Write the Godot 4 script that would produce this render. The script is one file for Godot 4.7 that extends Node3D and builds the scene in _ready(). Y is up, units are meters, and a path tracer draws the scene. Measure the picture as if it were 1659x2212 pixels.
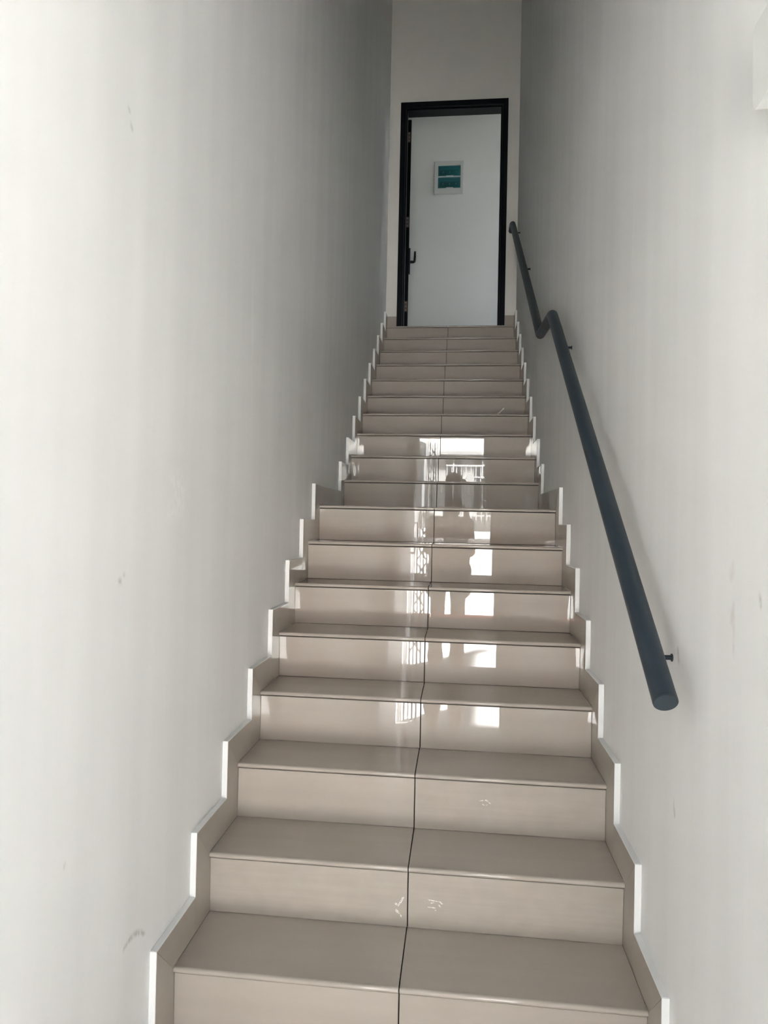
extends Node3D
# A straight tiled staircase between white walls, rising from a street entrance (behind the camera) to an open door.
# x runs across the stair, y up, and -z up the flight; z = 0 is the nosing of the first step in view, whose foot lies at y = 0.

const RISE := 0.175
const GOING := 0.24612
const LANDING := 0.74087
const HALF := 0.5846          # half the tiled width between the skirtings
const WALL_X := 0.601         # plaster face of the side walls
const STEPS := 18
const LANDING_STEP := 8
const BACK_Z := -4.709        # face of the wall round the upper door
const TOP_Y := 3.15
const FRONT_Z := 1.8          # plane of the entrance doorway, just behind the camera
const FIRST := -1             # two more steps lead down out of the picture
const GROUND := -0.35         # entrance floor and pavement
const ROOM_Z := -6.0          # wall of the upper corridor that carries the distribution board

var M := {}
var rng := RandomNumberGenerator.new()
var used_names := {}

func nosing_z(i: int) -> float:
	return -(i - 1) * GOING - (LANDING - GOING if i > LANDING_STEP else 0.0)

# ---------------------------------------------------------------- top level
func _ready() -> void:
	rng.seed = 7
	set_view()
	set_light()
	make_materials()
	build_shell()
	build_staircase()
	build_skirtings()
	build_upper_door()
	build_corridor()
	build_handrail()
	build_distribution_board()
	build_wall_box()
	build_litter()
	build_entrance()
	build_street()
	build_photographer()

func set_view() -> void:
	var cam := Camera3D.new()
	cam.name = "camera"
	cam.keep_aspect = Camera3D.KEEP_HEIGHT
	cam.fov = rad_to_deg(2.0 * atan(1106.0 / 1497.53))
	cam.near = 0.02
	cam.far = 200.0
	add_child(cam)
	var b := Basis(Vector3.UP, 0.1075) * Basis(Vector3.RIGHT, 0.0153) * Basis(Vector3.BACK, 0.0214)
	cam.transform = Transform3D(b, Vector3(0.1155, 1.319, 1.7158))
	cam.current = true

func set_light() -> void:
	var sky_mat := ProceduralSkyMaterial.new()
	sky_mat.sky_top_color = Color(0.80, 0.87, 0.96)
	sky_mat.sky_horizon_color = Color(0.97, 0.975, 0.98)
	sky_mat.sky_curve = 0.25
	sky_mat.ground_bottom_color = Color(0.55, 0.55, 0.54)
	sky_mat.ground_horizon_color = Color(0.75, 0.75, 0.74)
	sky_mat.sun_angle_max = 1.0
	sky_mat.sky_energy_multiplier = 1.0
	var sky := Sky.new()
	sky.sky_material = sky_mat
	var env := Environment.new()
	env.background_mode = Environment.BG_SKY
	env.sky = sky
	env.tonemap_mode = Environment.TONE_MAPPER_LINEAR
	env.tonemap_exposure = 3.75
	env.sdfgi_enabled = true
	env.ssao_enabled = true
	env.ssil_enabled = true
	var we := WorldEnvironment.new()
	we.name = "world_environment"
	we.environment = env
	add_child(we)
	# High sun over the roof: it lights the pale driveway and the house opposite, whose light comes in through the entrance.
	var sun := DirectionalLight3D.new()
	sun.name = "sun"
	sun.light_color = Color(1.0, 0.995, 0.985)
	sun.light_energy = 22.0
	sun.light_angular_distance = 3.0
	sun.shadow_enabled = true
	sun.sky_mode = DirectionalLight3D.SKY_MODE_LIGHT_ONLY
	add_child(sun)
	sun.look_at_from_position(Vector3.ZERO, Vector3(0.3, -1.0, 0.34), Vector3.UP)

# ---------------------------------------------------------------- nodes
func numbered(called: String) -> String:
	var n: int = used_names.get(called, 0)
	used_names[called] = n + 1
	return called if n == 0 else "%s_%03d" % [called, n]

func tag(o: Node, label: String, category: String, group: String = "") -> Node:
	o.set_meta("label", label)
	o.set_meta("category", category)
	if group != "":
		o.set_meta("group", group)
	return o

func thing(called: String, label: String, category: String, at := Vector3.ZERO, group: String = "") -> Node3D:
	var o := Node3D.new()
	o.name = numbered(called)
	add_child(o)
	o.position = at
	tag(o, label, category, group)
	return o

func part(called: String, mesh: Mesh, material: Material, parent: Node, at := Vector3.ZERO, basis := Basis.IDENTITY) -> MeshInstance3D:
	var o := MeshInstance3D.new()
	o.name = called
	o.mesh = mesh
	o.material_override = material
	o.transform = Transform3D(basis, at)
	o.cast_shadow = GeometryInstance3D.SHADOW_CASTING_SETTING_ON
	parent.add_child(o, true)
	return o

func structure(called: String, mesh: Mesh, material: Material) -> MeshInstance3D:
	var o := part(called, mesh, material, self)
	o.set_meta("kind", "structure")
	return o

# ---------------------------------------------------------------- mesh helpers
func begin() -> SurfaceTool:
	var st := SurfaceTool.new()
	st.begin(Mesh.PRIMITIVE_TRIANGLES)
	return st

func face(st: SurfaceTool, pts: Array, out: Vector3, uvs: Array = []) -> void:
	# a convex polygon, wound clockwise as seen from the side that OUT points to
	var n: Vector3 = (pts[1] - pts[0]).cross(pts[2] - pts[0])
	var flip := n.dot(out) > 0.0
	var normal := (n if flip else -n).normalized()
	normal = n.normalized() * signf(n.dot(out)) if n.length() > 1e-12 else out
	for k in range(1, pts.size() - 1):
		var tri := [0, k + 1, k] if flip else [0, k, k + 1]
		for t in tri:
			st.set_normal(normal)
			if uvs.size():
				st.set_uv(uvs[t])
			else:
				var p: Vector3 = pts[t]
				var a := normal.abs()
				st.set_uv(Vector2(p.x, -p.y) if a.z > a.x and a.z > a.y else (Vector2(p.x, p.z) if a.y > a.x else Vector2(p.z, -p.y)))
			st.add_vertex(pts[t])

func add_box(st: SurfaceTool, lo: Vector3, hi: Vector3) -> void:
	var c := [Vector3(lo.x, lo.y, lo.z), Vector3(hi.x, lo.y, lo.z), Vector3(hi.x, hi.y, lo.z), Vector3(lo.x, hi.y, lo.z), Vector3(lo.x, lo.y, hi.z), Vector3(hi.x, lo.y, hi.z), Vector3(hi.x, hi.y, hi.z), Vector3(lo.x, hi.y, hi.z)]
	face(st, [c[0], c[1], c[2], c[3]], Vector3(0, 0, -1))
	face(st, [c[4], c[5], c[6], c[7]], Vector3(0, 0, 1))
	face(st, [c[0], c[4], c[7], c[3]], Vector3(-1, 0, 0))
	face(st, [c[1], c[5], c[6], c[2]], Vector3(1, 0, 0))
	face(st, [c[0], c[1], c[5], c[4]], Vector3(0, -1, 0))
	face(st, [c[3], c[2], c[6], c[7]], Vector3(0, 1, 0))

func box(lo: Vector3, hi: Vector3) -> ArrayMesh:
	var st := begin()
	add_box(st, lo, hi)
	return st.commit()

func boxes(list: Array) -> ArrayMesh:
	var st := begin()
	for b in list:
		add_box(st, b[0], b[1])
	return st.commit()

func add_chamfer(st: SurfaceTool, lo: Vector3, hi: Vector3, r: float) -> void:
	var m := (lo + hi) * 0.5
	var h := (hi - lo) * 0.5
	r = minf(r, minf(h.x, minf(h.y, h.z)) * 0.95)
	var i := h - Vector3(r, r, r)
	for ax in 3:
		for s in [-1.0, 1.0]:
			var u := (ax + 1) % 3
			var v := (ax + 2) % 3
			var q := []
			for k in [[-1, -1], [1, -1], [1, 1], [-1, 1]]:
				var p := Vector3.ZERO
				p[ax] = s * h[ax]
				p[u] = k[0] * i[u]
				p[v] = k[1] * i[v]
				q.append(m + p)
			var o := Vector3.ZERO
			o[ax] = s
			face(st, q, o)
	for ax in 3:      # edges along ax
		var u := (ax + 1) % 3
		var v := (ax + 2) % 3
		for su in [-1.0, 1.0]:
			for sv in [-1.0, 1.0]:
				var q := []
				for k in [[-1, 0], [1, 0], [1, 1], [-1, 1]]:
					var p := Vector3.ZERO
					p[ax] = k[0] * i[ax]
					p[u] = su * (h[u] if k[1] == 0 else i[u])
					p[v] = sv * (i[v] if k[1] == 0 else h[v])
					q.append(m + p)
				var o := Vector3.ZERO
				o[u] = su
				o[v] = sv
				face(st, q, o)
	for sx in [-1.0, 1.0]:
		for sy in [-1.0, 1.0]:
			for sz in [-1.0, 1.0]:
				var s := Vector3(sx, sy, sz)
				face(st, [m + s * Vector3(h.x, i.y, i.z), m + s * Vector3(i.x, h.y, i.z), m + s * Vector3(i.x, i.y, h.z)], s)

func chamfer(lo: Vector3, hi: Vector3, r: float) -> ArrayMesh:
	var st := begin()
	add_chamfer(st, lo, hi, r)
	return st.commit()

func prism_x(poly: Array, x0: float, x1: float) -> ArrayMesh:
	# a convex polygon in (z, y) drawn out along x, small chamfer left off
	var st := begin()
	var mid := Vector2.ZERO
	for p in poly:
		mid += p / poly.size()
	for x in [x0, x1]:
		var q := []
		for p in poly:
			q.append(Vector3(x, p.y, p.x))
		face(st, q, Vector3(signf(x - (x0 + x1) * 0.5), 0, 0))
	for k in poly.size():
		var a: Vector2 = poly[k]
		var b: Vector2 = poly[(k + 1) % poly.size()]
		var e := b - a
		var n := Vector2(e.y, -e.x)
		if n.dot((a + b) * 0.5 - mid) < 0:
			n = -n
		face(st, [Vector3(x0, a.y, a.x), Vector3(x1, a.y, a.x), Vector3(x1, b.y, b.x), Vector3(x0, b.y, b.x)], Vector3(0, n.y, n.x))
	return st.commit()

func profile_x(poly: Array, x0: float, x1: float, smooth_from: int, smooth_to: int) -> ArrayMesh:
	# profile in (z, y), outline in order; normals smooth over the points smooth_from..smooth_to
	var st := begin()
	var n := poly.size()
	var mid := Vector2.ZERO
	for p in poly:
		mid += p / n
	var normals := []
	for k in n:
		var e: Vector2 = poly[(k + 1) % n] - poly[k]
		var w := Vector2(e.y, -e.x).normalized()
		if w.dot((poly[k] + poly[(k + 1) % n]) * 0.5 - mid) < 0:
			w = -w
		normals.append(w)
	for x in [x0, x1]:
		var q := []
		for p in poly:
			q.append(Vector3(x, p.y, p.x))
		face(st, q, Vector3(signf(x - (x0 + x1) * 0.5), 0, 0))
	for k in n:
		var a: Vector2 = poly[k]
		var b: Vector2 = poly[(k + 1) % n]
		var na: Vector2 = normals[k]
		var nb: Vector2 = normals[k]
		if k > smooth_from and k <= smooth_to:
			na = (normals[k] + normals[k - 1]).normalized()
		if k >= smooth_from and k < smooth_to:
			nb = (normals[k] + normals[(k + 1) % n]).normalized()
		var v := [Vector3(x0, a.y, a.x), Vector3(x1, a.y, a.x), Vector3(x1, b.y, b.x), Vector3(x0, b.y, b.x)]
		var nn := [na, na, nb, nb]
		var out := Vector3(0, normals[k].y, normals[k].x)
		var flip: bool = (v[1] - v[0]).cross(v[2] - v[0]).dot(out) > 0
		for t in ([0, 2, 1, 0, 3, 2] if flip else [0, 1, 2, 0, 2, 3]):
			st.set_normal(Vector3(0, nn[t].y, nn[t].x))
			st.set_uv(Vector2(v[t].x, v[t].z))
			st.add_vertex(v[t])
	return st.commit()

func add_tube(st: SurfaceTool, path: Array, radii, segs: int = 24, caps := true, uv_scale := 1.0) -> void:
	var rings := []
	var frames := []
	var run := 0.0
	var ref := Vector3.UP
	for k in path.size():
		var t: Vector3
		if k == 0:
			t = (path[1] - path[0]).normalized()
		elif k == path.size() - 1:
			t = (path[k] - path[k - 1]).normalized()
		else:
			t = ((path[k] - path[k - 1]).normalized() + (path[k + 1] - path[k]).normalized()).normalized()
		if k == 0:
			ref = Vector3.RIGHT if absf(t.x) < 0.9 else Vector3.UP
		var side := (ref - t * ref.dot(t)).normalized()
		ref = side
		var up := t.cross(side)
		if k:
			run += path[k].distance_to(path[k - 1])
		var r: float = radii[k] if radii is Array else radii
		var ring := []
		for s in segs + 1:
			var a := TAU * s / segs
			var d := side * cos(a) + up * sin(a)
			# keep the section round where the tube bends
			var stretch := 1.0
			ring.append([path[k] + d * r * stretch, d, Vector2(float(s) / segs, run * uv_scale)])
		rings.append(ring)
		frames.append(t)
	for k in path.size() - 1:
		for s in segs:
			var a = rings[k][s]
			var b = rings[k][s + 1]
			var c = rings[k + 1][s + 1]
			var d = rings[k + 1][s]
			var q := [a, b, c, d]
			var out: Vector3 = a[1] + b[1]
			var flip: bool = (b[0] - a[0]).cross(c[0] - a[0]).dot(out) > 0
			for t in ([0, 2, 1, 0, 3, 2] if flip else [0, 1, 2, 0, 2, 3]):
				st.set_normal(q[t][1])
				st.set_uv(q[t][2])
				st.add_vertex(q[t][0])
	if caps:
		for e in [0, path.size() - 1]:
			var q := []
			for s in segs:
				q.append(rings[e][s][0])
			face(st, q, frames[e] * (-1.0 if e == 0 else 1.0))

func tube(path: Array, radii, segs: int = 24, caps := true, uv_scale := 1.0) -> ArrayMesh:
	var st := begin()
	add_tube(st, path, radii, segs, caps, uv_scale)
	return st.commit()

# ---------------------------------------------------------------- materials
func paint(color: Color, rough: float, spec := 0.5, metal := 0.0) -> StandardMaterial3D:
	var m := StandardMaterial3D.new()
	m.albedo_color = color
	m.roughness = rough
	m.metallic_specular = spec
	m.metallic = metal
	return m

func c8(r: int, g: int, b: int) -> Color:
	return Color(r / 255.0, g / 255.0, b / 255.0)

func noise(freq: float, sd: int, oct := 3) -> FastNoiseLite:
	var n := FastNoiseLite.new()
	n.noise_type = FastNoiseLite.TYPE_SIMPLEX_SMOOTH
	n.seed = sd
	n.frequency = freq
	n.fractal_octaves = oct
	return n

func tile_image(base: Color, sd: int, size: int, strokes: Array = []) -> ImageTexture:
	# polished porcelain: fine streaks that run along the tile; strokes are dried white smears [u, v, du, dv, width]
	var a := noise(0.02, sd, 3)
	var b := noise(0.012, sd + 1, 2)
	var bytes := PackedByteArray()
	bytes.resize(size * size * 3)
	for y in size:
		for x in size:
			var s := a.get_noise_2d(x * 0.12, y * 2.2) * 0.012 + b.get_noise_2d(x, y) * 0.012
			var at := (y * size + x) * 3
			for k in 3:
				bytes[at + k] = int(clampf((base[k] + s) * 255.0, 0, 255))
	var im := Image.create_from_data(size, size, false, Image.FORMAT_RGB8, bytes)
	var ragged := noise(0.11, sd + 5, 2)
	for s in strokes:
		var steps := int(maxf(absf(s[2]), absf(s[3])) * size * 2) + 2
		for k in steps:
			var t := float(k) / (steps - 1)
			var cx: float = (s[0] + s[2] * t) * size
			var cy: float = (s[1] + s[3] * t) * size
			var w: float = s[4] * size * (0.35 + 0.65 * sin(PI * t))
			for dy in range(-int(w) - 1, int(w) + 2):
				for dx in range(-int(w) - 1, int(w) + 2):
					var px := int(cx) + dx
					var py := int(cy) + dy
					if px >= 0 and py >= 0 and px < size and py < size and Vector2(dx, dy).length() <= w + 0.4 and ragged.get_noise_2d(px * 3.0, py * 3.0) > -0.12:
						im.set_pixel(px, py, im.get_pixel(px, py).lerp(Color(0.93, 0.92, 0.9), 0.8))
	return ImageTexture.create_from_image(im)

func wall_image(base: Color, sd: int, marks: Array) -> ImageTexture:
	# emulsion on skim-coated plaster: roller streaks, cloudy patches, and the scuffs listed in marks
	# the picture spans z -4.9 .. 1.9 and y -0.7 .. 6.9
	var w := 1600
	var h := 1400
	var streak := noise(0.02, sd, 3)
	var cloud := noise(0.006, sd + 1, 4)
	var bytes := PackedByteArray()
	bytes.resize(w * h * 3)
	for y in h:
		for x in w:
			var s := streak.get_noise_2d(x * 1.3, y * 0.10) * 0.016 + cloud.get_noise_2d(x, y * 0.6) * 0.016
			var at := (y * w + x) * 3
			for k in 3:
				bytes[at + k] = int(clampf((base[k] + s) * 255.0, 0, 255))
	var im := Image.create_from_data(w, h, false, Image.FORMAT_RGB8, bytes)
	var ragged := noise(0.09, sd + 7, 3)
	for m in marks:          # [z, y, dz, dy, bend, radius in metres, colour, strength]
		var cover := {}
		for k in 80:
			var t := k / 79.0
			var z: float = m[0] + m[2] * t
			var y: float = m[1] + m[3] * t + m[4] * sin(PI * t)
			var r: float = m[5] * (0.4 + 0.6 * sin(PI * t)) / 6.8 * w
			var cx := (z + 4.9) / 6.8 * w
			var cy := (6.9 - y) / 7.6 * h
			for dy in range(-int(r) - 1, int(r) + 2):
				for dx in range(-int(r) - 1, int(r) + 2):
					var p := Vector2i(int(round(cx)) + dx, int(round(cy)) + dy)
					if p.x < 0 or p.y < 0 or p.x >= w or p.y >= h:
						continue
					var f := clampf(1.0 - Vector2(p.x - cx, p.y - cy).length() / (r + 0.7), 0, 1) * clampf(0.75 + 1.6 * ragged.get_noise_2d(p.x * 4.0, p.y * 2.0), 0, 1)
					cover[p] = maxf(cover.get(p, 0.0), f)
		for p in cover:
			im.set_pixelv(p, im.get_pixelv(p).lerp(m[6], cover[p] * float(m[7])))
	return ImageTexture.create_from_image(im)

func textured(tex: Texture2D, rough: float, spec := 0.5) -> StandardMaterial3D:
	var m := paint(Color.WHITE, rough, spec)
	m.albedo_texture = tex
	return m

func make_materials() -> void:
	var stone := c8(177, 168, 157)
	M.tile = []
	for k in 4:
		var t := textured(tile_image(stone, 20 + k * 9, 256), 0.0, 0.42)
		M.tile.append(t)
	# first flight: two risers that carry dried white smears
	M.smear_a = textured(tile_image(stone, 71, 1024, [[0.961, 0.108, 0.005, 0.009, 0.003], [0.966, 0.098, 0.016, -0.026, 0.002], [0.958, 0.09, 0.006, 0.004, 0.0024], [0.976, 0.08, 0.004, -0.009, 0.0018], [0.974, 0.121, 0.002, 0.007, 0.0016], [0.969, 0.116, 0.001, 0.003, 0.0016]]), 0.0, 0.42)
	M.smear_b = textured(tile_image(stone, 72, 1024, [[0.05, 0.073, 0.031, 0.003, 0.0013], [0.058, 0.082, 0.012, -0.002, 0.001], [0.05, 0.094, 0.022, 0.001, 0.0014], [0.083, 0.076, 0.008, 0.006, 0.002], [0.081, 0.086, 0.005, 0.005, 0.0016], [0.07, 0.101, 0.004, 0.001, 0.001]]), 0.0, 0.42)
	M.smear_c = textured(tile_image(stone, 73, 1024, [[0.198, 0.058, 0.013, -0.003, 0.0011], [0.214, 0.053, 0.011, 0.005, 0.0016], [0.227, 0.061, 0.006, 0.003, 0.0013], [0.208, 0.067, 0.005, 0.003, 0.001], [0.219, 0.07, 0.004, -0.002, 0.0009]]), 0.0, 0.42)
	M.bed = paint(c8(58, 55, 52), 0.9, 0.3)
	M.grout = paint(c8(205, 202, 196), 0.8, 0.3)
	M.white_edge = paint(c8(236, 236, 234), 0.35)
	var scuff := Color(0.42, 0.4, 0.38)
	var rosy := Color(0.62, 0.52, 0.49)
	var pale := Color(1, 1, 1)
	M.wall_left = textured(wall_image(Color(0.948, 0.946, 0.936), 3, [
		[0.296, 1.182, 0.006, 0.004, 0.0, 0.006, scuff, 0.3], [0.284, 1.192, -0.004, 0.005, 0.0, 0.004, scuff, 0.3],
		[0.237, 0.368, -0.105, -0.028, 0.016, 0.005, scuff, 0.35], [0.318, 2.197, -0.006, -0.008, 0.0, 0.003, scuff, 0.3], [0.306, 2.168, -0.008, -0.012, 0.0, 0.003, scuff, 0.3],
		[0.05, 1.42, -0.08, -0.03, 0.0, 0.05, pale, 0.45], [0.07, 1.33, -0.1, 0.02, 0.0, 0.04, pale, 0.45], [0.484, 0.667, -0.003, 0.004, 0.0, 0.003, scuff, 0.3],
		[-0.6, 1.9, 0.02, 0.25, 0.0, 0.02, pale, 0.45], [-1.3, 2.6, 0.02, 0.3, 0.0, 0.02, pale, 0.45]]), 0.5, 0.4)
	M.wall_right = textured(wall_image(Color(0.948, 0.946, 0.936), 5, [
		[0.414, 1.235, 0.008, 0.025, 0.0, 0.012, rosy, 0.14], [0.418, 1.155, 0.006, 0.035, 0.0, 0.012, rosy, 0.14], [0.43, 1.19, 0.0, -0.09, 0.0, 0.004, rosy, 0.14], [0.534, 1.219, 0.004, -0.02, 0.0, 0.004, scuff, 0.3],
		[-0.35, 2.05, 0.01, 0.16, 0.0, 0.016, pale, 0.45], [-1.0, 2.7, 0.02, 0.3, 0.0, 0.02, pale, 0.45], [0.12, 1.06, 0.01, -0.03, 0.0, 0.006, scuff, 0.3], [0.11, 0.72, 0.005, -0.03, 0.0, 0.006, scuff, 0.3]]), 0.5, 0.4)
	var relief := NoiseTexture2D.new()
	relief.width = 512
	relief.height = 512
	relief.seamless = true
	relief.as_normal_map = true
	relief.bump_strength = 2.0
	relief.noise = noise(0.012, 17, 4)
	for w in [M.wall_left, M.wall_right]:
		w.normal_enabled = true
		w.normal_texture = relief
		w.normal_scale = 0.10
	M.wall_back = paint(Color(0.93, 0.915, 0.885), 0.6, 0.4)
	M.ceiling = paint(Color(0.92, 0.92, 0.915), 0.8, 0.3)
	M.corridor = paint(Color(0.90, 0.91, 0.9), 0.6, 0.4)
	M.frame = paint(c8(10, 16, 22), 0.4, 0.35)
	M.leaf = paint(c8(8, 12, 16), 0.45, 0.3)
	M.black = paint(c8(14, 14, 15), 0.4)
	M.hinge = paint(c8(122, 108, 94), 0.35, 0.5, 0.9)
	M.screw = paint(c8(200, 195, 185), 0.3, 0.5, 1.0)
	M.plastic = paint(c8(222, 222, 218), 0.35)
	M.plastic_dark = paint(c8(22, 24, 27), 0.4)
	M.breaker = paint(c8(26, 30, 38), 0.5)
	M.board_plastic = paint(c8(206, 208, 205), 0.35)
	M.board_back = paint(c8(92, 150, 154), 0.5)
	M.window_tint = paint(Color(0.0, 0.44, 0.48, 0.42), 0.05)
	M.window_tint.transparency = BaseMaterial3D.TRANSPARENCY_ALPHA
	M.rail = textured(rail_image(), 0.42, 0.5)
	M.rail_cap = paint(c8(48, 58, 66), 0.45)
	M.strip = paint(c8(232, 228, 220), 0.5)

func rail_image() -> ImageTexture:
	# powder coat with specks of plaster dust
	var w := 256
	var h := 2048
	var im := Image.create(w, h, false, Image.FORMAT_RGB8)
	var n := noise(0.02, 41, 3)
	var base := c8(36, 48, 57)
	for y in h:
		for x in w:
			var s := n.get_noise_2d(x, y * 0.4) * 0.018
			im.set_pixel(x, y, Color(base.r + s, base.g + s, base.b + s))
	var r := RandomNumberGenerator.new()
	r.seed = 5
	for k in 900:
		var x := r.randi_range(0, w - 1)
		var y := r.randi_range(0, h - 1)
		if n.get_noise_2d(x * 0.5, y * 0.25) < 0.02:
			continue
		var c := Color(0.62, 0.64, 0.65).lerp(base, r.randf() * 0.7)
		im.set_pixel(x, y, c)
	return ImageTexture.create_from_image(im)

# ---------------------------------------------------------------- shell
func wall_panel(x: float, out: float) -> ArrayMesh:
	# a side wall with thickness; its face carries the wall picture by (z, y)
	var poly := [Vector2(BACK_Z, -0.65), Vector2(FRONT_Z, -0.65), Vector2(FRONT_Z, 2.65), Vector2(0.9, 2.65), Vector2(-2.3, 6.9), Vector2(BACK_Z, 6.9)]
	var mesh := prism_x(poly, minf(x, x - out * 0.15), maxf(x, x - out * 0.15))
	var a := mesh.surface_get_arrays(0)
	var v: PackedVector3Array = a[Mesh.ARRAY_VERTEX]
	var uv := PackedVector2Array()
	for p in v:
		uv.append(Vector2((p.z + 4.9) / 6.8, (6.9 - p.y) / 7.6))
	a[Mesh.ARRAY_TEX_UV] = uv
	a[Mesh.ARRAY_TANGENT] = null
	var m := ArrayMesh.new()
	m.add_surface_from_arrays(Mesh.PRIMITIVE_TRIANGLES, a)
	return m

func build_shell() -> void:
	structure("wall_left", wall_panel(-WALL_X, 1.0), M.wall_left)
	structure("wall_right", wall_panel(WALL_X, -1.0), M.wall_right)
	# wall round the upper door: opening 0.996 wide, 2.11 high
	var z0 := BACK_Z - 0.15
	structure("wall_back", boxes([
		[Vector3(-1.5, TOP_Y - 0.3, z0), Vector3(-0.497, 6.9, BACK_Z)],
		[Vector3(0.497, TOP_Y - 0.3, z0), Vector3(1.9, 6.9, BACK_Z)],
		[Vector3(-0.497, TOP_Y + 2.109, z0), Vector3(0.497, 6.9, BACK_Z)],
		[Vector3(-0.751, -0.65, z0), Vector3(0.751, TOP_Y - 0.3, BACK_Z)], [Vector3(-0.497, TOP_Y - 0.3, z0), Vector3(0.497, TOP_Y - 0.1, BACK_Z)]]), M.wall_back)
	# street wall round the entrance
	structure("wall_front", boxes([
		[Vector3(-4.0, -0.65, FRONT_Z), Vector3(-0.445, 2.65, FRONT_Z + 0.15)],
		[Vector3(0.437, -0.65, FRONT_Z), Vector3(4.0, 2.65, FRONT_Z + 0.15)],
		[Vector3(-0.445, 2.11, FRONT_Z), Vector3(0.437, 2.65, FRONT_Z + 0.15)]]), M.ceiling)
	# level ceiling over the entrance, then the soffit that climbs with the stair
	var c := begin()
	add_box(c, Vector3(-0.76, 2.5, 0.9), Vector3(0.76, 2.65, FRONT_Z))
	var ceiling := structure("ceiling", c.commit(), M.ceiling)
	part("sloping_soffit", prism_x([Vector2(0.9, 2.5), Vector2(0.9, 2.65), Vector2(-2.3, 6.7), Vector2(-2.3, 6.5)], -WALL_X, WALL_X), M.ceiling, ceiling)
	part("upper_ceiling", box(Vector3(-WALL_X, 6.5, BACK_Z), Vector3(WALL_X, 6.7, -2.3)), M.ceiling, ceiling)
	structure("floor", boxes([[Vector3(-WALL_X, GROUND - 0.12, 0.47), Vector3(WALL_X, GROUND, FRONT_Z)], [Vector3(-0.445, GROUND - 0.12, FRONT_Z), Vector3(0.437, GROUND, FRONT_Z + 0.15)]]), M.tile[0])

# ---------------------------------------------------------------- staircase
func tread_profile(front: float, back: float, top: float) -> Array:
	# bullnosed tread tile seen along x, as (z, y)
	var t := 0.014
	var pts := [Vector2(back, top), Vector2(front - 0.008, top)]
	for k in range(1, 8):
		var a := PI * 0.5 - PI * k / 8.0
		pts.append(Vector2(front - 0.007 + 0.007 * cos(a), top - 0.007 + 0.007 * sin(a)))
	pts.append(Vector2(front - 0.008, top - t))
	pts.append(Vector2(back, top - t))
	return pts

func build_staircase() -> void:
	var tilt := {-1: 2.0, 0: 2.4, 1: 2.0, 2: 2.3, 3: 0.2, 4: -0.6, 5: 2.0, 6: 3.2, 7: 2.3, 8: 2.3, 9: 1.65, 10: 3.7, 11: 2.3, 12: 2.5, 13: 2.0, 14: 2.6, 15: 2.1, 16: 2.4, 17: 2.0, 18: 2.2}
	var s := thing("staircase", "straight flight of glossy beige tiled steps rising between white walls", "staircase")
	for i in range(FIRST, STEPS + 1):
		var z := nosing_z(i)
		var back := nosing_z(i + 1) if i < STEPS else BACK_Z
		var y0 := (i - 1) * RISE
		var y1 := i * RISE
		var joint := -0.006 if i <= LANDING_STEP else -0.018
		joint += rng.randf_range(-0.002, 0.002)
		# mortar body of the step, dark where the open joints show it
		var reach := maxf(back - 0.03, BACK_Z + 0.001)
		var core := part("step", boxes([[Vector3(-WALL_X + 0.001, y0 - 0.012, reach), Vector3(WALL_X - 0.001, y1 - 0.0145, z - 0.024)]]), M.bed, s)
		var a: float = deg_to_rad(tilt[i])
		for side in 2:
			var x0 := -HALF + 0.0005 if side == 0 else joint + 0.0016
			var x1 := joint - 0.0016 if side == 0 else HALF - 0.0005
			# tread
			var tread := profile_x(tread_profile(z, back - 0.026 if i < STEPS else BACK_Z + 0.0005, y1), x0, x1, 1, 8)
			part("tread_tile", tread, M.tile[(i + 4 + side) % 4], core)
			# riser: hangs from under the nosing and leans back at its foot
			var top := y1 - 0.0175
			var hgt := top - y0 - 0.0008
			var mat: Material = M.tile[(i * 2 + side + 5) % 4]
			if i == 2:
				mat = M.smear_a if side == 0 else M.smear_b
			if i == 3 and side == 1:
				mat = M.smear_c
			var lean := a + deg_to_rad(rng.randf_range(-0.08, 0.08))
			var st := begin()
			var bas := Basis(Vector3.RIGHT, -lean)
			add_chamfer(st, Vector3(x0, -hgt, -0.010), Vector3(x1, 0.0, 0.0), 0.0008)
			var riser := part("riser_tile", st.commit(), mat, core, Vector3(0, top, z - 0.009))
			riser.basis = bas.inverse()

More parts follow.
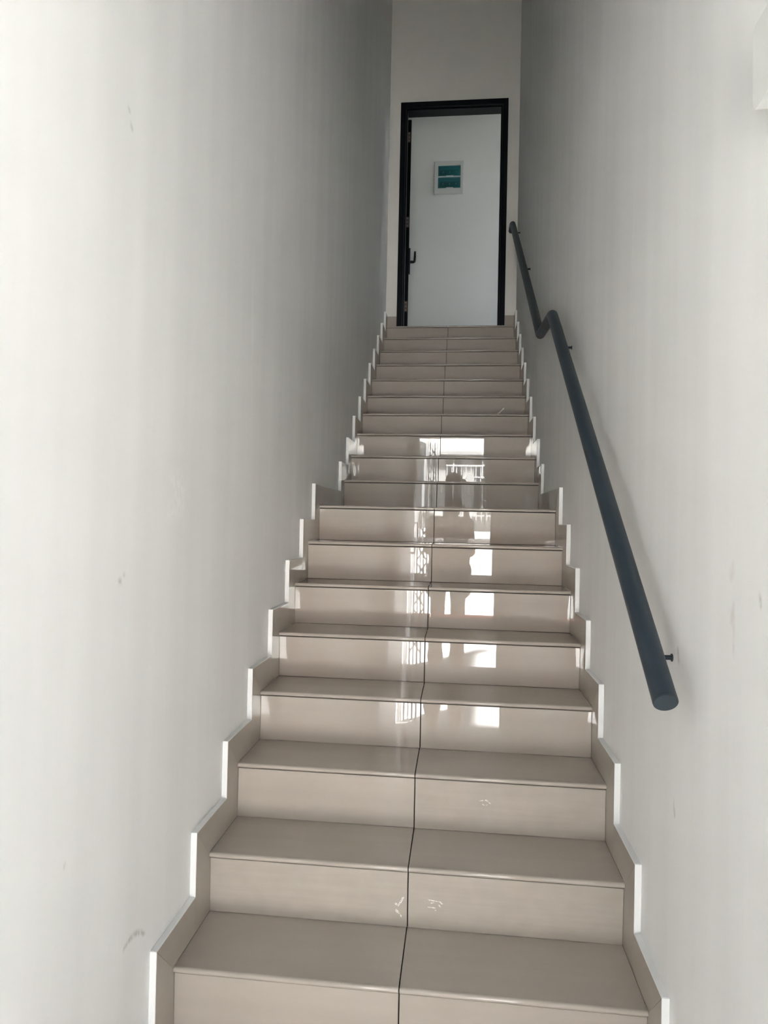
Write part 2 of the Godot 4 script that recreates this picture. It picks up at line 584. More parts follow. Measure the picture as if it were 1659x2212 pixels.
func build_skirtings() -> void:
	for side in 2:
		var sx := -1.0 if side == 0 else 1.0
		var inner := sx * HALF
		var bed_x := sx * (HALF + 0.003)
		var outer := sx * (WALL_X + 0.0)
		# the root is the thin grout bed that shows in the joints
		var bed := begin()
		var pieces := []
		var edges := []
		for i in range(FIRST, STEPS + 1):
			var z := nosing_z(i)
			var y0 := (i - 1) * RISE
			var y1 := i * RISE
			var zo := z + 0.10
			var zn := (nosing_z(i + 1) + 0.10) if i < STEPS else BACK_Z
			if i == STEPS:
				zn = BACK_Z + 0.0005
			var g := 0.0006
			# beside the riser
			var zi := z - 0.03
			pieces.append([Vector2(zi, y0 + g), Vector2(zo, y0 + g), Vector2(zo, y1 + 0.1 - g * 2), Vector2(z - g, y1 - g), Vector2(zi, y1 - g)])
			# beside the tread
			pieces.append([Vector2(z + g, y1 + g), Vector2(zo - g, y1 + 0.1), Vector2(zn + g, y1 + 0.1), Vector2(zn + g, y1 + g)])
			edges.append([Vector2(zo, y0 + (0.1 if i > FIRST else 0.0)), Vector2(zo + 0.003, y1 + 0.103), true])
			edges.append([Vector2(zn + (0.0035 if i < STEPS else 0.0), y1 + 0.1), Vector2(zo + 0.0, y1 + 0.103), false])
			add_box(bed, Vector3(minf(bed_x, outer), y0 + 0.001, z - 0.03), Vector3(maxf(bed_x, outer), y1 + 0.099, zo - 0.001))
			add_box(bed, Vector3(minf(bed_x, outer), y1 + 0.001, zn), Vector3(maxf(bed_x, outer), y1 + 0.099, zo - 0.001))
		var root := structure("baseboard_left" if side == 0 else "baseboard_right", bed.commit(), M.grout)
		var k := 0
		for p in pieces:
			part("skirting_tile", prism_x(p, minf(inner, bed_x), maxf(inner, bed_x)), M.tile[k % 4], root)
			k += 1
		for e in edges:
			var lo := Vector3(minf(inner - sx * 0.0005, outer), e[0].y, e[0].x)
			var hi := Vector3(maxf(inner - sx * 0.0005, outer), e[1].y, e[1].x)
			part("white_edge_trim", chamfer(lo, hi, 0.0008), M.white_edge, root)
	# two short skirting tiles on the wall beside the door frame
	var back := structure("baseboard_back", boxes([[Vector3(-HALF, TOP_Y, BACK_Z), Vector3(-0.499, TOP_Y + 0.094, BACK_Z + 0.004)], [Vector3(0.499, TOP_Y, BACK_Z), Vector3(HALF, TOP_Y + 0.094, BACK_Z + 0.004)]]), M.grout)
	for sx in [-1.0, 1.0]:
		part("skirting_tile", chamfer(Vector3(minf(sx * 0.499, sx * HALF), TOP_Y + 0.0005, BACK_Z + 0.004), Vector3(maxf(sx * 0.499, sx * HALF), TOP_Y + 0.095, BACK_Z + 0.012), 0.001), M.tile[1], back)

# ---------------------------------------------------------------- upper door
func build_upper_door() -> void:
	var d := Node3D.new()
	d.name = "door_1"
	add_child(d)
	d.position = Vector3(0, TOP_Y, BACK_Z)
	d.set_meta("kind", "structure")
	d.set_meta("label", "open door in a blue-black metal frame at the top of the stairs")
	var zf := 0.012
	var zb := -0.152
	part("jamb", boxes([[Vector3(-0.498, 0.0, zb), Vector3(-0.448, 2.11, zf)], [Vector3(-0.448, 0, zb + 0.05), Vector3(-0.436, 2.06, zf - 0.03)]]), M.frame, d)
	part("jamb", boxes([[Vector3(0.448, 0.0, zb), Vector3(0.498, 2.11, zf)], [Vector3(0.436, 0, zb + 0.05), Vector3(0.448, 2.06, zf - 0.03)]]), M.frame, d)
	part("frame_head", boxes([[Vector3(-0.448, 2.06, zb), Vector3(0.448, 2.11, zf)], [Vector3(-0.436, 2.048, zb + 0.05), Vector3(0.436, 2.06, zf - 0.03)]]), M.frame, d)
	# leaf: hung on the corridor side and swung a little past square, so that it shows its hinge edge
	var hinge_at := Vector3(-0.448, 0.0, zb - 0.006)
	var swing := Basis(Vector3.UP, deg_to_rad(4.6))
	var leaf := part("door_leaf", chamfer(Vector3(0.0, 0.008, -0.86), Vector3(0.04, 2.045, 0.0), 0.002), M.leaf, d, hinge_at, swing)
	# lever set on the leaf's stair-side face, near its free edge
	var plate := part("handle_plate", chamfer(Vector3(0.04, 0.835, -0.80), Vector3(0.056, 1.11, -0.76), 0.004), M.black, leaf)
	plate.name = "handle_plate"
	var neck := tube([Vector3(0.052, 0.965, -0.78), Vector3(0.085, 0.965, -0.78), Vector3(0.098, 0.966, -0.775), Vector3(0.102, 0.968, -0.76), Vector3(0.103, 0.972, -0.72), Vector3(0.104, 0.985, -0.68), Vector3(0.104, 1.008, -0.655), Vector3(0.104, 1.028, -0.645)], [0.015, 0.014, 0.013, 0.013, 0.013, 0.012, 0.011, 0.009], 12)
	part("lever", neck, M.black, leaf)
	for y in [1.875, 1.054, 0.242]:
		var h := part("hinge", chamfer(Vector3(-0.004, y - 0.05, 0.0), Vector3(0.032, y + 0.05, 0.0025), 0.0008), M.hinge, leaf)
		part("knuckle", tube([Vector3(-0.002, y - 0.05, 0.005), Vector3(-0.002, y + 0.05, 0.005)], 0.006, 10), M.hinge, h)
		for dy in [-0.035, 0.0, 0.035]:
			part("screw", tube([Vector3(0.019, y + dy, 0.0024), Vector3(0.019, y + dy, 0.0042)], 0.005, 8), M.screw, h)

func build_corridor() -> void:
	# landing corridor beyond the door, lit by a window round to one side
	var z0 := BACK_Z - 0.15
	structure("floor_corridor", boxes([[Vector3(-1.5, TOP_Y - 0.15, ROOM_Z), Vector3(1.8, TOP_Y, z0)], [Vector3(-0.497, TOP_Y - 0.1, z0), Vector3(0.497, TOP_Y - 0.0005, BACK_Z)]]), M.tile[2])
	structure("ceiling_corridor", box(Vector3(-1.5, 6.3, ROOM_Z), Vector3(1.8, 6.45, z0)), M.ceiling)
	structure("wall_corridor", box(Vector3(-1.6, TOP_Y - 0.15, ROOM_Z - 0.15), Vector3(1.9, 6.45, ROOM_Z)), M.corridor)
	structure("wall_corridor_end", box(Vector3(-1.6, TOP_Y - 0.15, ROOM_Z), Vector3(-1.5, 6.45, z0)), M.corridor)
	var y0 := TOP_Y + 0.3
	var y1 := TOP_Y + 2.6
	structure("wall_corridor_window", boxes([
		[Vector3(1.8, TOP_Y - 0.15, ROOM_Z), Vector3(1.9, y0, z0)], [Vector3(1.8, y1, ROOM_Z), Vector3(1.9, 6.45, z0)],
		[Vector3(1.8, y0, ROOM_Z), Vector3(1.9, y1, ROOM_Z + 0.1)], [Vector3(1.8, y0, z0 - 0.1), Vector3(1.9, y1, z0)]]), M.corridor)
	var w := structure("window_1", boxes([
		[Vector3(1.83, y0, ROOM_Z + 0.1), Vector3(1.88, y0 + 0.05, z0 - 0.1)], [Vector3(1.83, y1 - 0.05, ROOM_Z + 0.1), Vector3(1.88, y1, z0 - 0.1)],
		[Vector3(1.83, y0 + 0.05, ROOM_Z + 0.1), Vector3(1.88, y1 - 0.05, ROOM_Z + 0.15)], [Vector3(1.83, y0 + 0.05, z0 - 0.15), Vector3(1.88, y1 - 0.05, z0 - 0.1)]]), M.frame)
	var glass := paint(Color(0.95, 0.97, 0.97, 0.08), 0.02)
	glass.transparency = BaseMaterial3D.TRANSPARENCY_ALPHA
	part("pane", box(Vector3(1.853, y0 + 0.05, ROOM_Z + 0.15), Vector3(1.857, y1 - 0.05, z0 - 0.15)), glass, w)

# ---------------------------------------------------------------- handrail
func bend(path: Array, corner: Vector3, a: Vector3, b: Vector3, r: float) -> void:
	# rounds the corner between the directions towards a and b
	var da := (a - corner).normalized() * r
	var db := (b - corner).normalized() * r
	for k in 9:
		var t := k / 8.0
		path.append((corner + da).lerp(corner, t).lerp(corner.lerp(corner + db, t), t))

func build_handrail() -> void:
	var x := 0.54
	var slope := 0.72
	var slope_up := 0.694
	var end := Vector3(x, 0.968, 0.248)
	var k1 := Vector3(x, 2.326, -1.638)
	var k2 := Vector3(x, 2.366, -2.134)
	var top := Vector3(x, 2.366 + (4.50 - 2.134) * slope_up, -4.50)
	var tail := top + Vector3(0, -0.012, -0.13)
	var h := thing("handrail", "dark slate-blue round metal handrail climbing the wall, stepped level at the landing", "handrail", Vector3(x, 0, 0))
	var path := [end - h.position]
	var n := 40
	for k in range(1, n):
		path.append(end.lerp(k1, k / float(n) * 0.985) - h.position)
	bend(path, k1 - h.position, end - h.position, k2 - h.position, 0.02)
	bend(path, k2 - h.position, k1 - h.position, top - h.position, 0.02)
	bend(path, top - h.position, k2 - h.position, tail - h.position, 0.05)
	path.append(tail - h.position)
	part("rail", tube(path, 0.0252, 32, true, 0.5), M.rail, h)
	var dir := (end - k1).normalized()
	part("end_cap", tube([end - h.position + dir * 0.0004, end - h.position + dir * 0.003, end - h.position + dir * 0.0042], [0.0250, 0.0250, 0.0235], 32), M.rail_cap, h)
	for b in [0.084, -1.425, -3.419, -4.40]:
		var y: float = end.y + (end.z - b) * slope if b > k1.z else k2.y + (k2.z - b) * slope_up
		var s := begin()
		add_tube(s, [Vector3(0.0, y - 0.028, b), Vector3(0.0, y - 0.048, b), Vector3(0.003, y - 0.055, b), Vector3(0.010, y - 0.058, b), Vector3(WALL_X - x, y - 0.058, b)], 0.0055, 10)
		var br := part("bracket", s.commit(), M.rail, h)
		part("wall_plate", tube([Vector3(WALL_X - x - 0.002, y - 0.058, b), Vector3(WALL_X - x, y - 0.058, b)], 0.009, 14), M.rail, br)

# ---------------------------------------------------------------- distribution board
func build_distribution_board() -> void:
	var y := TOP_Y + 1.847
	var at := Vector3(-0.069, y, ROOM_Z)
	var d := thing("distribution_board", "white electrical distribution board with two teal windows on the corridor wall", "fuse box", at)
	# face plate: outline 0.325 x 0.368, two window openings
	var x0 := -0.1625
	var x1 := 0.1625
	var wx0 := -0.119
	var wx1 := 0.128
	var t := 0.03
	var rows := [[0.064, 0.184], [0.197, 0.315]]
	var st := begin()
	add_chamfer(st, Vector3(x0, 0.0, 0), Vector3(wx0, 0.368, t), 0.006)
	add_chamfer(st, Vector3(wx1, 0.0, 0), Vector3(x1, 0.368, t), 0.006)
	add_chamfer(st, Vector3(wx0 - 0.01, 0.0, 0), Vector3(wx1 + 0.01, 0.064, t), 0.006)
	add_chamfer(st, Vector3(wx0 - 0.01, 0.315, 0), Vector3(wx1 + 0.01, 0.368, t), 0.006)
	add_box(st, Vector3(wx0, 0.184, 0), Vector3(wx1, 0.197, t - 0.001))
	part("face_plate", st.commit(), M.board_plastic, d)
	part("back_box", box(Vector3(wx0, 0.06, 0.001), Vector3(wx1, 0.32, 0.004)), M.board_back, d)
	for r in 2:
		var y0: float = rows[r][0]
		var y1: float = rows[r][1]
		part("din_cover", boxes([[Vector3(wx0 + 0.02, y0 + 0.022, 0.004), Vector3(wx1 - 0.028, y0 + 0.078, 0.009)]]), M.plastic_dark, d)
		for k in 10:
			var bx := wx0 + 0.028 + k * 0.0185
			if (r == 0 and k == 3) or (r == 1 and k == 6):
				continue
			var br := part("breaker", chamfer(Vector3(bx, y0 + 0.026, 0.009), Vector3(bx + 0.017, y0 + 0.074, 0.015), 0.0015), M.breaker, d)
			part("toggle", chamfer(Vector3(bx + 0.004, y0 + 0.038, 0.0145), Vector3(bx + 0.013, y0 + 0.062, 0.020), 0.0015), M.board_plastic if k % 4 == 1 else M.plastic_dark, br)
		var pane := part("window", box(Vector3(wx0 + 0.001, y0 + 0.001, 0.0235), Vector3(wx1 - 0.001, y1 - 0.001, 0.026)), M.window_tint, d)
		pane.set_meta("label", "see-through teal window over a row of breakers")
		part("finger_latch", chamfer(Vector3(-0.03, y0 - 0.004, t - 0.001), Vector3(0.05, y0 + 0.004, t + 0.004), 0.0015), M.plastic, d)

func rounded_plate(lo: Vector2, hi: Vector2, r: float) -> Array:
	var pts := []
	for c in [[hi.x - r, hi.y - r, 0.0], [lo.x + r, hi.y - r, PI / 2], [lo.x + r, lo.y + r, PI], [hi.x - r, lo.y + r, PI * 1.5]]:
		for k in 5:
			var a: float = c[2] + PI / 2 * k / 4.0
			pts.append(Vector2(c[0] + cos(a) * r, c[1] + sin(a) * r))
	return pts

func build_wall_box() -> void:
	var d := thing("junction_box", "white plastic box with rounded corners fixed on the wall above the handrail", "junction box", Vector3(WALL_X, 1.956, 0.66))
	part("back_shell", prism_x(rounded_plate(Vector2(-0.043, 0.002), Vector2(0.047, 0.128), 0.011), -0.030, 0.0), M.plastic, d)
	part("cover", prism_x(rounded_plate(Vector2(-0.046, -0.001), Vector2(0.05, 0.131), 0.013), -0.052, -0.0305), M.plastic, d)

func build_litter() -> void:
	# a thin white strip left leaning on the riser above the twelfth step
	var z := nosing_z(13)
	var o := part("plastic_strip", chamfer(Vector3(-0.004, 0.0, -0.0015), Vector3(0.004, 0.11, 0.0015), 0.0008), M.strip, self)
	o.transform = Transform3D(Basis(Vector3.BACK, -0.78) * Basis(Vector3.RIGHT, -0.12), Vector3(0.355, 12 * RISE + 0.004, z + 0.016))
	tag(o, "thin white strip leaning on a beige riser in the upper flight", "litter")

# ---------------------------------------------------------------- entrance and street, behind the camera (the polished tiles mirror them)
func build_entrance() -> void:
	var pale := paint(c8(214, 216, 217), 0.4)
	var steel := paint(c8(92, 90, 90), 0.45)
	# plain leaf of the street door, swung right out
	var d := Node3D.new()
	d.name = "door_2"
	add_child(d)
	d.position = Vector3(-0.44, GROUND, FRONT_Z + 0.15)
	d.rotation.y = deg_to_rad(3.0)
	d.set_meta("kind", "structure")
	d.set_meta("label", "white street door leaf swung open against the pavement")
	var leaf := part("door_leaf", chamfer(Vector3(-0.04, 0.0, 0.0), Vector3(0.0, 2.43, 0.88), 0.003), pale, d)
	part("pull_handle", tube([Vector3(0.0, 1.0, 0.8), Vector3(0.045, 1.0, 0.8), Vector3(0.05, 1.02, 0.8), Vector3(0.05, 1.28, 0.8), Vector3(0.045, 1.3, 0.8), Vector3(0.0, 1.3, 0.8)], 0.01, 10), steel, leaf)
	# folding grille gate, pushed together beyond the leaf
	var g := thing("folding_gate", "grey metal folding grille gate pushed open at the street entrance", "gate", Vector3(-0.40, GROUND - 0.02, FRONT_Z + 1.2))
	part("end_post", chamfer(Vector3(0.0, 0.0, -0.03), Vector3(0.04, 2.50, 0.0), 0.004), pale, g)
	for k in 4:
		part("channel_bar", chamfer(Vector3(0.055 + k * 0.036, 0.02, -0.02), Vector3(0.069 + k * 0.036, 2.46, 0.0), 0.002), steel if k % 2 == 0 else pale, g)
	for k in 12:
		var y := 0.15 + k * 0.19
		part("lattice_strap", tube([Vector3(0.058, y, 0.006), Vector3(0.172, y + 0.17, 0.006)], 0.007, 6), steel, g)
		part("lattice_strap", tube([Vector3(0.058, y + 0.17, -0.026), Vector3(0.172, y, -0.026)], 0.007, 6), steel, g)

func build_street() -> void:
	var concrete := paint(c8(204, 204, 203), 0.8)
	var white := paint(c8(232, 231, 228), 0.7)
	var dark := paint(c8(70, 73, 76), 0.6)
	var rail := paint(c8(235, 236, 236), 0.5)
	structure("ground", box(Vector3(-40, GROUND - 0.2, FRONT_Z + 0.15), Vector3(40, GROUND - 0.03, 60)), paint(c8(78, 78, 76), 0.9))
	structure("driveway", box(Vector3(-1.8, GROUND - 0.1, FRONT_Z + 0.151), Vector3(1.8, GROUND - 0.02, 17.0)), concrete)
	# house across the street
	var h := thing("town_house", "white two-storey town house with dark window bays across the street", "house", Vector3(0, GROUND - 0.02, 24.0))
	part("wall", box(Vector3(-9, 0, 0.2), Vector3(9, 6.6, 6)), white, h)
	part("roof", prism_x([Vector2(-0.6, 6.6), Vector2(-0.6, 6.8), Vector2(3.0, 8.2), Vector2(6.4, 6.8), Vector2(6.4, 6.6)], -9.3, 9.3), paint(c8(150, 96, 80), 0.8), h)
	for k in range(-2, 3):
		var ox := k * 3.6
		for b in [[-0.5, 0.18], [0.76, 1.5]]:
			var bay := part("window_bay", box(Vector3(ox + b[0], 0.3, 0.12), Vector3(ox + b[1], 2.25, 0.2)), dark, h)
			part("mullion", box(Vector3(ox + (b[0] + b[1]) * 0.5 - 0.03, 0.3, 0.08), Vector3(ox + (b[0] + b[1]) * 0.5 + 0.03, 2.25, 0.12)), rail, bay)
		part("upper_window", box(Vector3(ox - 0.5, 4.2, 0.14), Vector3(ox + 0.5, 5.5, 0.2)), dark, h)
	part("canopy_slab", box(Vector3(-9, 2.7, -0.5), Vector3(9, 2.85, 0.2)), white, h)
	var f := thing("front_fence", "white fence of upright bars in front of the house across the street", "fence", Vector3(0, GROUND - 0.02, 22.0))
	part("top_rail", box(Vector3(-0.45, 0.93, -0.03), Vector3(9.0, 1.0, 0.03)), rail, f)
	part("bottom_rail", box(Vector3(-0.45, 0.46, -0.03), Vector3(9.0, 0.52, 0.03)), rail, f)
	for k in 48:
		part("baluster", box(Vector3(-0.43 + k * 0.2, 0.0, -0.02), Vector3(-0.39 + k * 0.2, 0.93, 0.02)), rail, f)

# ---------------------------------------------------------------- photographer (mirrored in the risers)
func field_mesh(bones: Array, cell: float, blend: float) -> ArrayMesh:
	# smooth union of tapered capsules, meshed as surface nets
	var lo := Vector3(1e9, 1e9, 1e9)
	var hi := -lo
	for b in bones:
		for e in 2:
			var r := Vector3.ONE * (float(b[2 + e]) + blend + cell * 2.0)
			var p: Vector3 = b[e]
			lo = Vector3(minf(lo.x, p.x - r.x), minf(lo.y, p.y - r.y), minf(lo.z, p.z - r.z))
			hi = Vector3(maxf(hi.x, p.x + r.x), maxf(hi.y, p.y + r.y), maxf(hi.z, p.z + r.z))
	var nx := int((hi.x - lo.x) / cell) + 2
	var ny := int((hi.y - lo.y) / cell) + 2
	var nz := int((hi.z - lo.z) / cell) + 2
	var f := PackedFloat32Array()
	f.resize(nx * ny * nz)
	f.fill(1.0)
	for b in bones:
		var a: Vector3 = b[0]
		var ab: Vector3 = b[1] - a
		var ra: float = b[2]
		var rb: float = b[3]
		var len2 := maxf(ab.length_squared(), 1e-9)
		var m := maxf(ra, rb) + blend + cell * 2.0
		var blo := Vector3(minf(a.x, a.x + ab.x), minf(a.y, a.y + ab.y), minf(a.z, a.z + ab.z)) - Vector3.ONE * m
		var bhi := Vector3(maxf(a.x, a.x + ab.x), maxf(a.y, a.y + ab.y), maxf(a.z, a.z + ab.z)) + Vector3.ONE * m
		var i0 := maxi(0, int((blo.x - lo.x) / cell))
		var i1 := mini(nx - 1, int((bhi.x - lo.x) / cell) + 1)
		var j0 := maxi(0, int((blo.y - lo.y) / cell))
		var j1 := mini(ny - 1, int((bhi.y - lo.y) / cell) + 1)
		var k0 := maxi(0, int((blo.z - lo.z) / cell))
		var k1 := mini(nz - 1, int((bhi.z - lo.z) / cell) + 1)
		for k in range(k0, k1 + 1):
			for j in range(j0, j1 + 1):
				var at := (k * ny + j) * nx
				for i in range(i0, i1 + 1):
					var p := lo + Vector3(i, j, k) * cell
					var t := clampf((p - a).dot(ab) / len2, 0.0, 1.0)
					var d := p.distance_to(a + ab * t) - lerpf(ra, rb, t)
					var o := f[at + i]
					if absf(d - o) < blend:
						var hh := 0.5 + 0.5 * (o - d) / blend
						f[at + i] = lerpf(o, d, hh) - blend * hh * (1.0 - hh)
					else:
						f[at + i] = minf(o, d)
	var verts := PackedVector3Array()
	var which := PackedInt32Array()
	which.resize(nx * ny * nz)
	which.fill(-1)
	var corner := [0, 1, nx, nx + 1, nx * ny, nx * ny + 1, nx * ny + nx, nx * ny + nx + 1]
	var place := [Vector3(0, 0, 0), Vector3(1, 0, 0), Vector3(0, 1, 0), Vector3(1, 1, 0), Vector3(0, 0, 1), Vector3(1, 0, 1), Vector3(0, 1, 1), Vector3(1, 1, 1)]
	var pairs := [[0, 1], [2, 3], [4, 5], [6, 7], [0, 2], [1, 3], [4, 6], [5, 7], [0, 4], [1, 5], [2, 6], [3, 7]]
	for k in nz - 1:
		for j in ny - 1:
			for i in nx - 1:
				var at := (k * ny + j) * nx + i
				var inside := 0
				for c in 8:
					if f[at + corner[c]] < 0:
						inside += 1
				if inside == 0 or inside == 8:
					continue
				var sum := Vector3.ZERO
				var n := 0
				for e in pairs:
					var v0: float = f[at + corner[e[0]]]
					var v1: float = f[at + corner[e[1]]]
					if (v0 < 0) != (v1 < 0):
						sum += place[e[0]].lerp(place[e[1]], v0 / (v0 - v1))
						n += 1
				which[at] = verts.size()
				verts.append(lo + (Vector3(i, j, k) + sum / n) * cell)
	var idx := PackedInt32Array()
	var step := [1, nx, nx * ny]
	for k in range(1, nz - 1):
		for j in range(1, ny - 1):
			for i in range(1, nx - 1):
				var at := (k * ny + j) * nx + i
				for ax in 3:
					var v0: float = f[at]
					var v1: float = f[at + step[ax]]
					if (v0 < 0) == (v1 < 0):
						continue
					var u: int = step[(ax + 1) % 3]
					var w: int = step[(ax + 2) % 3]
					var q := [which[at], which[at - u], which[at - u - w], which[at - w]]
					if q.min() < 0:
						continue
					if v0 < 0:
						q.reverse()
					for t in [0, 1, 2, 0, 2, 3]:
						idx.append(q[t])
	var normals := PackedVector3Array()
	normals.resize(verts.size())
	for t in range(0, idx.size(), 3):
		var n := (verts[idx[t + 2]] - verts[idx[t]]).cross(verts[idx[t + 1]] - verts[idx[t]])
		for e in 3:
			normals[idx[t + e]] += n
	for t in normals.size():
		normals[t] = normals[t].normalized()
	var arr := []
	arr.resize(Mesh.ARRAY_MAX)
	arr[Mesh.ARRAY_VERTEX] = verts
	arr[Mesh.ARRAY_NORMAL] = normals
	arr[Mesh.ARRAY_INDEX] = idx
	var mesh := ArrayMesh.new()
	mesh.add_surface_from_arrays(Mesh.PRIMITIVE_TRIANGLES, arr)
	return mesh

func build_photographer() -> void:
	var at := Vector3(0.03, GROUND - 0.02, 2.17)
	var grown := 1.094
	var person := thing("person", "person in a dark top and wide dark shorts holding up a phone at the entrance", "person", at)
	person.scale = Vector3.ONE * grown
	var skin := paint(c8(178, 132, 104), 0.55)
	var top := paint(c8(44, 46, 52), 0.9)
	var shorts := paint(c8(34, 35, 40), 0.9)
	var hair := paint(c8(22, 18, 16), 0.5)
	var sole := paint(c8(40, 36, 34), 0.7)
	var phone_at := (Vector3(0.1155, 1.295, 1.7158) - at) / grown     # phone hangs just behind the lens
	# body: head, neck, trunk, limbs as one surface
	var b := []
	b.append([Vector3(0, 1.44, -0.012), Vector3(0, 1.515, 0.0), 0.068, 0.082])
	b.append([Vector3(0, 1.50, 0.03), Vector3(0, 1.51, 0.02), 0.078, 0.078])
	b.append([Vector3(0, 1.47, -0.085), Vector3(0, 1.452, -0.098), 0.010, 0.013])       # nose
	b.append([Vector3(-0.018, 1.425, -0.078), Vector3(0.018, 1.425, -0.078), 0.010, 0.010])  # lips
	b.append([Vector3(0, 1.402, -0.062), Vector3(0, 1.402, -0.06), 0.022, 0.022])       # chin
	for s in [-1.0, 1.0]:
		b.append([Vector3(s * 0.082, 1.455, 0.01), Vector3(s * 0.084, 1.485, 0.014), 0.012, 0.014])
	b.append([Vector3(0, 1.30, 0.02), Vector3(0, 1.43, 0.005), 0.055, 0.05])
	b.append([Vector3(-0.13, 1.275, 0.02), Vector3(0.13, 1.275, 0.02), 0.058, 0.058])
	b.append([Vector3(-0.05, 1.16, 0.01), Vector3(0.05, 1.16, 0.01), 0.105, 0.105])
	b.append([Vector3(-0.045, 1.02, 0.01), Vector3(0.045, 1.02, 0.01), 0.09, 0.09])
	b.append([Vector3(-0.06, 0.87, 0.015), Vector3(0.06, 0.87, 0.015), 0.105, 0.105])
	for s in [-1.0, 1.0]:
		var hip := Vector3(s * 0.08, 0.83, 0.01)
		var knee := Vector3(s * 0.085, 0.46, 0.0)
		var ankle := Vector3(s * 0.082, 0.085, 0.03)
		b.append([hip, knee, 0.085, 0.056])
		b.append([knee, Vector3(s * 0.085, 0.31, 0.02), 0.052, 0.055])
		b.append([Vector3(s * 0.085, 0.31, 0.02), ankle, 0.055, 0.036])
		b.append([ankle, Vector3(s * 0.084, 0.05, 0.05), 0.036, 0.032])
		b.append([Vector3(s * 0.084, 0.045, 0.03), Vector3(s * 0.095, 0.035, -0.12), 0.034, 0.026])
		var shoulder := Vector3(s * 0.165, 1.265, 0.02)
		var elbow := Vector3(s * 0.185, 1.045, -0.08)
		var wrist := Vector3(phone_at.x + s * 0.062, phone_at.y - 0.065, phone_at.z + 0.075)
		b.append([shoulder, elbow, 0.047, 0.038])
		b.append([elbow, elbow.lerp(wrist, 0.35), 0.038, 0.038])
		b.append([elbow.lerp(wrist, 0.35), wrist, 0.038, 0.025])
	var body := part("body", field_mesh(b, 0.012, 0.03), skin, person)
	# hands: palm behind the phone's edge, four fingers wrapped round its back, thumb on the screen side
	for s in [-1.0, 1.0]:
		var hb := []
		var w := Vector3(phone_at.x + s * 0.062, phone_at.y - 0.065, phone_at.z + 0.075)
		var palm := Vector3(phone_at.x + s * 0.056, phone_at.y - 0.02, phone_at.z + 0.035)
		hb.append([w, palm, 0.024, 0.021])
		hb.append([palm + Vector3(0, 0.022, -0.006), palm + Vector3(0, -0.018, 0.0), 0.019, 0.021])
		for k in 4:
			var y := 0.032 - k * 0.0195
			var reach: float = [0.86, 1.0, 0.93, 0.72][k]
			var p0 := palm + Vector3(0, y, -0.004)
			var p1 := Vector3(phone_at.x + s * 0.053, palm.y + y + 0.003, phone_at.z + 0.004)
			var p2 := Vector3(phone_at.x + s * 0.046, palm.y + y + 0.004, phone_at.z + 0.001)
			var p3 := p2 + Vector3(-s * 0.012 * reach, 0.002, 0.001)
			hb.append([p0, p1, 0.0095, 0.0088])
			hb.append([p1, p2, 0.0088, 0.0082])
			hb.append([p2, p3, 0.0082, 0.0070])
		var t0 := palm + Vector3(-s * 0.004, -0.012, 0.012)
		var t1 := Vector3(phone_at.x + s * 0.040, palm.y + 0.004, phone_at.z + 0.036)
		var t2 := Vector3(phone_at.x + s * 0.022, palm.y + 0.018, phone_at.z + 0.030)
		hb.append([t0, t1, 0.013, 0.0105])
		hb.append([t1, t2, 0.0105, 0.0085])
		part("hand", field_mesh(hb, 0.0032, 0.006), skin, body)
	# eyes, hair, clothes, shoes
	for s in [-1.0, 1.0]:
		part("eye", tube([Vector3(s * 0.031, 1.482, -0.072), Vector3(s * 0.031, 1.482, -0.0815)], [0.011, 0.006], 12), paint(c8(40, 30, 26), 0.2), body)
	var hb := []
	hb.append([Vector3(0, 1.515, 0.012), Vector3(0, 1.50, 0.04), 0.091, 0.094])
	hb.append([Vector3(-0.045, 1.44, 0.055), Vector3(0.045, 1.44, 0.055), 0.06, 0.06])
	hb.append([Vector3(-0.04, 1.36, 0.07), Vector3(0.04, 1.36, 0.07), 0.04, 0.04])
	part("hair", field_mesh(hb, 0.01, 0.03), hair, person)
	var tb := []
	tb.append([Vector3(-0.135, 1.27, 0.02), Vector3(0.135, 1.27, 0.02), 0.064, 0.064])
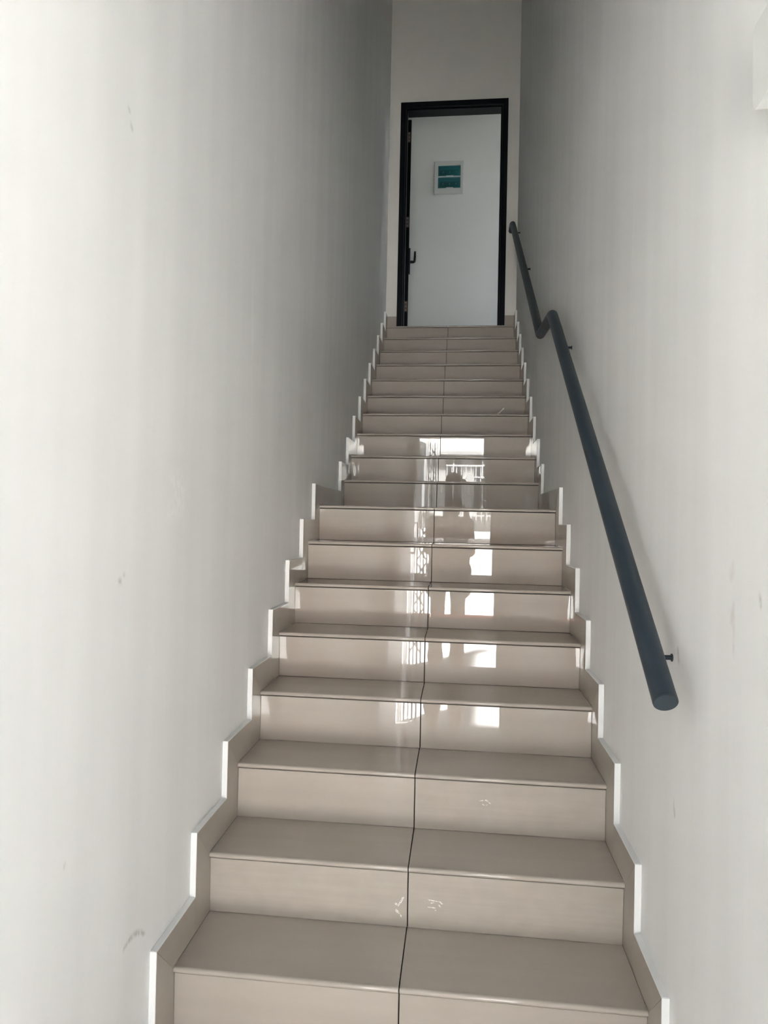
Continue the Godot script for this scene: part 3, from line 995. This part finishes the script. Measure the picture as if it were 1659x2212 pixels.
	tb.append([Vector3(-0.065, 1.16, 0.01), Vector3(0.065, 1.16, 0.01), 0.117, 0.117])
	tb.append([Vector3(-0.075, 1.0, 0.012), Vector3(0.075, 1.0, 0.012), 0.115, 0.115])
	tb.append([Vector3(-0.085, 0.86, 0.015), Vector3(0.085, 0.86, 0.015), 0.118, 0.118])
	for s in [-1.0, 1.0]:
		tb.append([Vector3(s * 0.165, 1.265, 0.02), Vector3(s * 0.182, 1.09, -0.06), 0.06, 0.056])
	part("top", field_mesh(tb, 0.012, 0.03), top, person)
	var sb := []
	sb.append([Vector3(-0.07, 0.86, 0.015), Vector3(0.07, 0.86, 0.015), 0.116, 0.116])
	for s in [-1.0, 1.0]:
		sb.append([Vector3(s * 0.085, 0.8, 0.01), Vector3(s * 0.105, 0.66, 0.005), 0.11, 0.095])
	part("shorts", field_mesh(sb, 0.012, 0.03), shorts, person)
	for s in [-1.0, 1.0]:
		var fb := []
		fb.append([Vector3(s * 0.084, 0.022, 0.06), Vector3(s * 0.097, 0.02, -0.13), 0.022, 0.02])
		fb.append([Vector3(s * 0.084 - 0.016, 0.02, 0.04), Vector3(s * 0.097 - 0.02, 0.02, -0.11), 0.02, 0.02])
		fb.append([Vector3(s * 0.084 + 0.016, 0.02, 0.04), Vector3(s * 0.097 + 0.02, 0.02, -0.11), 0.02, 0.02])
		fb.append([Vector3(s * 0.094 - 0.03, 0.035, -0.07), Vector3(s * 0.094 + 0.03, 0.035, -0.07), 0.03, 0.03])
		part("shoe", field_mesh(fb, 0.008, 0.012), sole, person)
	# the phone in the hands
	var ph := thing("phone", "black phone held upright in both hands", "phone", at + phone_at * grown)
	var case := paint(c8(24, 24, 26), 0.35)
	part("case", chamfer(Vector3(-0.0375, -0.075, 0.012), Vector3(0.0375, 0.075, 0.020), 0.003), case, ph)
	part("screen", chamfer(Vector3(-0.0345, -0.071, 0.0195), Vector3(0.0345, 0.071, 0.0208), 0.0005), paint(c8(10, 10, 12), 0.08), ph)
